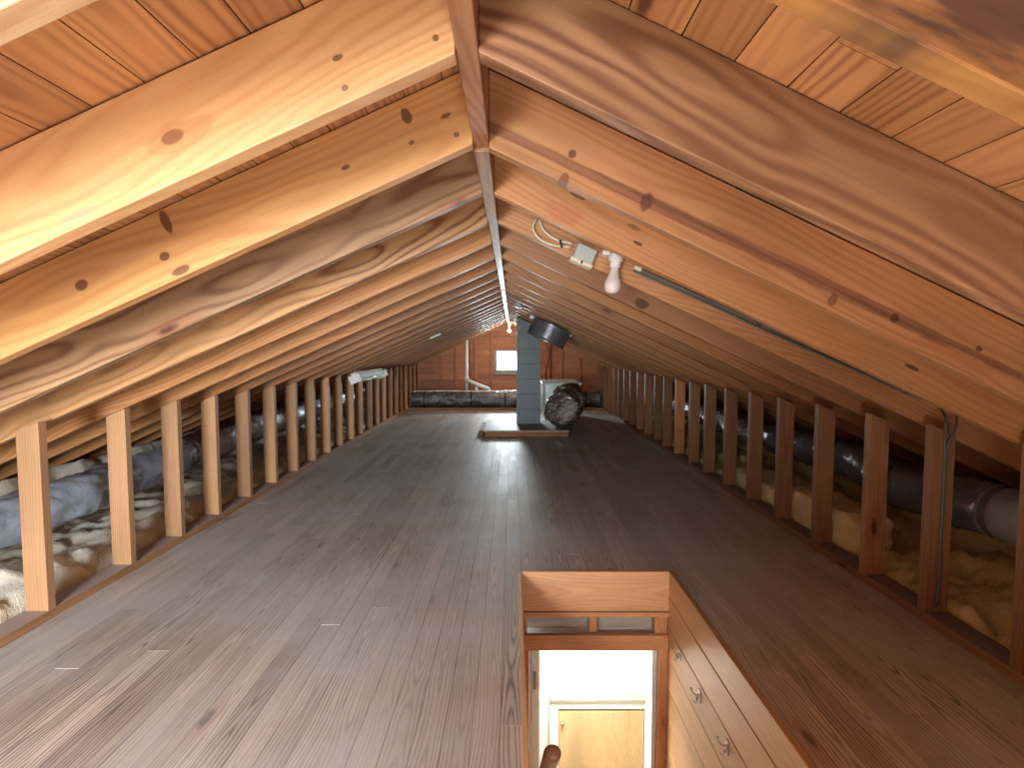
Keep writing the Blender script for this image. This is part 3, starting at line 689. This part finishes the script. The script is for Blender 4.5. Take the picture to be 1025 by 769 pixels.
t = empty('junction_box', tuple(at(584, 256, 2.12)), 'grey metal junction box left of the bare bulb', 'junction box')
ux = Vector((math.cos(ARn*.92), 0, -math.sin(ARn*.92))); uz = Vector((math.sin(ARn*.92), 0, math.cos(ARn*.92))); c = at(585, 255, 2.125)
MB().obox(c, (ux, (0, 1, 0), uz), (.040, .025, .030)).build('body', M['boxgrey'], t, bevel=.004)
MB().obox(c-uz*.036+Vector((0, -.003, 0)), (ux, (0, 1, 0), uz), (.045, .027, .0075)).build('flange', M['creamcable'], t, bevel=.002)
MB().obox(c-uz*.036-Vector((0, .031, 0)), (ux, (0, 1, 0), uz), (.0035, .002, .0055)).build('screw', M['black'], t)
pts = [at(537, 219, 2.14), at(533.5, 228, 2.125), at(540, 239, 2.115), at(554, 245.5, 2.11), at(571.5, 247.5, 2.12)]
pts2 = [at(540, 220, 2.14), at(544, 230, 2.13), at(556, 239.5, 2.12), at(573, 244, 2.12)]
o = MB().tube(pts, .0042, 10).tube(pts2, .0042, 10).build('lamp_cable', M['creamcable'], org=pts[-1], smooth=True); tag(o, 'looped cream cable running from the ridge into the junction box', 'cable')
st = MB().tube([at(560.5, 240, 2.105), at(562.5, 248, 2.105)], .004, 8).build('cable_staple', M['black'], o, org=tuple(o.location))

g1 = [(636, 267.5), (700, 296), (760, 323.5), (830, 355), (905, 388.5), (932, 400), (943, 411), (946.5, 425), (945, 470), (941.5, 540), (938.5, 606)]
g2 = [(634, 271), (700, 300), (760, 328), (830, 359), (905, 392), (938, 404.5), (952, 410), (957.5, 419), (955, 433), (948, 450), (944.5, 500), (941, 560), (937, 608)]
for k, g_ in enumerate((g1, g2)):
    pts = [at(px, py, 2.142 if py < 405 else 2.142-.09*min(1, (py-405)/20)) for px, py in g_]
    o = MB().tube(pts, .0048, 10).build('electrical_cable', M['cable'], org=pts[-1], smooth=True)
    tag(o, ('upper of two green-grey cables along the right rafter and down a stud', 'lower of two green-grey cables, looping wider at the right stud top')[k], 'cable', 'green cables on the right slope')
    if k == 0:
        MB().tube([pts[0]+Vector((-.006, -.004, .002)), pts[0]+Vector((.022, -.004, -.010))], .010, 10, 1).build('connector', M['creamcable'], o, org=pts[-1])
        for px, py in ((760, 323.5), (905, 389), (944, 480)):
            MB().obox(at(px, py+2, 2.138), ((1, 0, 0), (0, 1, 0), (0, 0, 1)), (.006 if px != 944 else .016, .007, .012 if px != 944 else .004)).build('staple', M['steel'], o, org=pts[-1])
# small round lamp holder under the right slope
t = empty('round_lamp_holder', tuple(at(518.5, 306, 4.98)), 'small round grey lamp holder near the ridge, left of the fan drum', 'lamp holder')
mm = mw.copy(); mm.translation = at(518.5, 305.5, 4.95)
o = MB().lathe([(.05, -.016), (.055, -.012), (.055, 0), (.045, .012), (.02, .016)], mm, 28).build('base', M['boxgrey'], t); autosmooth(o)
MB().lathe([(.018, .016), (.018, .024), (.012, .024)], mm, 16).build('socket', M['porcelain'], t)
t = empty('ridge_bulb_lamp', tuple(at(510.5, 326, 9.64)), 'tiny white bulb hanging from the far end of the ridge', 'lamp')
tp_ = Vector((XRG+.028, 9.64, 1.475)); bulb_mesh(t, tp_, (0, 0, -1), .034, .11)
MB().lathe([(.02, 0), (.024, .01), (.03, .04), (.03, .083)], Matrix.Translation(tp_), 20).build('socket', M['porcelain'], t)
pl = bpy.data.lights.new('ridge_bulb_light', 'POINT'); pl.energy = 14; pl.color = (1, .93, .80); pl.shadow_soft_size = .035
plo = bpy.data.objects.new('ridge_bulb_light', pl); COL.objects.link(plo); plo.location = (XRG+.028, 9.58, 1.33)
c = at(436, 336.5, 6.05)
o = MB().obox(c, ((math.cos(ALn), 0, math.sin(ALn)), (0, 1, 0), (-math.sin(ALn), 0, math.cos(ALn))), (.065, .022, .012)).build('mounting_bracket', M['boxgrey'], org=c, bevel=.003)
tag(o, 'small pale metal bracket under the left slope near the gable', 'bracket')

# ------------------------------------------------------------------ fluorescent fitting on the left
t = empty('fluorescent_fitting', (-1.66, 6.2, .75), 'white twin tube fluorescent fitting under the left slope', 'lamp')
ux = Vector((math.cos(ALn), 0, math.sin(ALn))); uz = Vector((-math.sin(ALn), 0, math.cos(ALn))); c = Vector((-1.64, 6.25, .775))
hb = MB().obox(c+uz*.012, (ux, (0, 1, 0), uz), (.030, .57, .032)).obox(c-ux*.048+uz*-.004, (ux, (0, 1, 0), uz), (.026, .61, .004)).obox(c+ux*.048+uz*-.004, (ux, (0, 1, 0), uz), (.026, .61, .004))
hb.build('housing', M['white'], t, bevel=.003).color = (.85, .9, .86, 1)
for s in (-1, 1):
    MB().tube([c+ux*.036*s-uz*.042+Vector((0, -.60, 0)), c+ux*.036*s-uz*.042+Vector((0, .66, 0))], .013, 16, 1).build('tube', M['tube'], t, smooth=True)
for e in (-.6, .6):
    MB().obox(c-uz*.022+Vector((0, e, 0)), (ux, (0, 1, 0), uz), (.06, .008, .042)).build('end_cap', M['white'], t, bevel=.002)
for e in (-.5, .5):
    q = c+uz*.044+Vector((0, e, 0)); MB().tube([q, Vector((q.x-.01, q.y, zb(q.x)+.0))], .004, 8, 1).build('hanger', M['steel'], t)

# ------------------------------------------------------------------ white plastic pipe before the gable
t = empty('plastic_pipe', (-.84, 10.1, 0), 'white plastic vent pipe standing before the far gable', 'pipe')
a0 = at(467, 346, 10.1); MB().tube([(a0.x, 10.1, zb(a0.x)+.05), (a0.x, 10.1, -.02)], .034, 18, 1).build('riser', M['pvc'], t, smooth=True)
p0 = Vector((a0.x, 10.06, .50)); p1 = at(490, 390, 10.06)
MB().tube([p0, p0.lerp(p1, .5), p1], .036, 16, 2).build('branch', M['pvc'], t, smooth=True)
MB().tube([p1+Vector((-.01, 0, .0)), p1+Vector((.01, 0, -.26))], .036, 16, 1).build('drop_leg', M['pvc'], t, smooth=True)
MB().tube([p1+Vector((-.24, 0, .05)), p1+Vector((-.24, 0, -.22))], .03, 16, 1).build('drop_leg', M['pvc'], t, smooth=True)
MB().tube([p0+Vector((0, .04, .07)), p0+Vector((0, .04, -.07))], .043, 16, 1).build('elbow', M['pvc'], t, smooth=True)

# ------------------------------------------------------------------ coat hooks on the stairwell panelling
def hook(y, z, label):
    t = empty('coat_hook', (HX1, y, z), label, 'coat hook', 'coat hooks on the stairwell panelling')
    MB().obox((HX1-.002, y, z), ((0, 1, 0), (0, 0, 1), (1, 0, 0)), (.010, .026, .002)).build('back_plate', M['hook'], t, bevel=.001)
    for s in (-1, 1):
        MB().tube([(HX1-.003, y+s*.003, z+.006), (HX1-.012, y+s*.012, z-.004), (HX1-.022, y+s*.024, z+.000), (HX1-.026, y+s*.030, z+.010)], .0026, 8, 6).lathe([(.0005, -.005), (.0045, -.003), (.005, 0), (.004, .004), (.0005, .005)], Matrix.Translation((HX1-.026, y+s*.030, z+.011)), 10).build('prong', M['hook'], t, smooth=True)
    MB().tube([(HX1-.003, y, z-.012), (HX1-.016, y, z-.028), (HX1-.028, y, z-.018)], .0026, 8, 6).build('lower_prong', M['hook'], t, smooth=True)
hook(2.35, -.30, 'metal coat hook farthest down the stairwell panelling, nearest the doorway')
hook(2.09, -.32, 'middle metal coat hook on the stairwell panelling')
hook(1.81, -.32, 'metal coat hook nearest the camera on the stairwell panelling')

# ------------------------------------------------------------------ doorway things
t = empty('hall_door', (.12, 2.70, ZF), 'cream door standing open at the left of the lower doorway', 'door')
MB().box((.100, 2.665, ZF+.01), (.140, 3.40, -.42)).build('leaf', M['cream'], t, bevel=.003)
MB().box((.108, 2.656, -.66), (.122, 2.665, -.57)).build('hinge', M['hook'], t, bevel=.001).color = (.6, .58, .52, 1)
pa = Vector((.133, 1.70, -.255)); pb = Vector((.133, 2.48, -1.05))
hr = empty('handrail', tuple(pa), 'brown wooden handrail end poking up in the doorway', 'handrail')
d = (pb-pa).normalized(); up = Vector((1, 0, 0)).cross(d)
def rr(L, a): return (.027 if L > .03 else .020+.007*math.sqrt(max(0, L/.03)))*(1+.08*math.cos(2*a))
MB().tube([pa, pa+d*.008, pa+d*.02, pa+d*.035, pa+d*.3, pa+d*.7, pb], rr, 18, 3).build('rail', M['rail'], hr, smooth=True)
MB().tube([pa+d*.4+Vector((0, 0, -.02)), pa+d*.4+Vector((-.04, 0, -.06)), pa+d*.4+Vector((-.083, 0, -.06))], .007, 8, 4).build('bracket', M['hook'], hr, smooth=True)
cbn = empty('hall_cabinet', (.61, 3.6, -1.2), 'white built-in cabinet with a pale wooden door in the hall below', 'cabinet')
MB().box((.26, 3.585, -1.40), (.97, 3.62, -1.345)).box((.26, 3.585, -2.3), (.318, 3.62, -1.40)).box((.912, 3.585, -2.3), (.97, 3.62, -1.40)).build('face_frame', M['white'], cbn, bevel=.002)
MB().box((.26, 3.56, -1.335), (.97, 3.62, -1.318)).build('ledge', M['drywall'], cbn, bevel=.002).color = (.8, .8, .8, 1)
dd = MB().box((.322, 3.592, -2.28), (.908, 3.612, -1.425)).build('door', M['veneer'], cbn, bevel=.002)
kb = MB().lathe([(.006, 0), (.006, .012), (.013, .018), (.014, .026), (.008, .032)], Matrix.Translation((.345, 3.592, -1.50)) @ Matrix.Rotation(R90, 4, 'X'), 16).build('knob', M['hook'], dd, org=tuple(cbn.location), smooth=True)
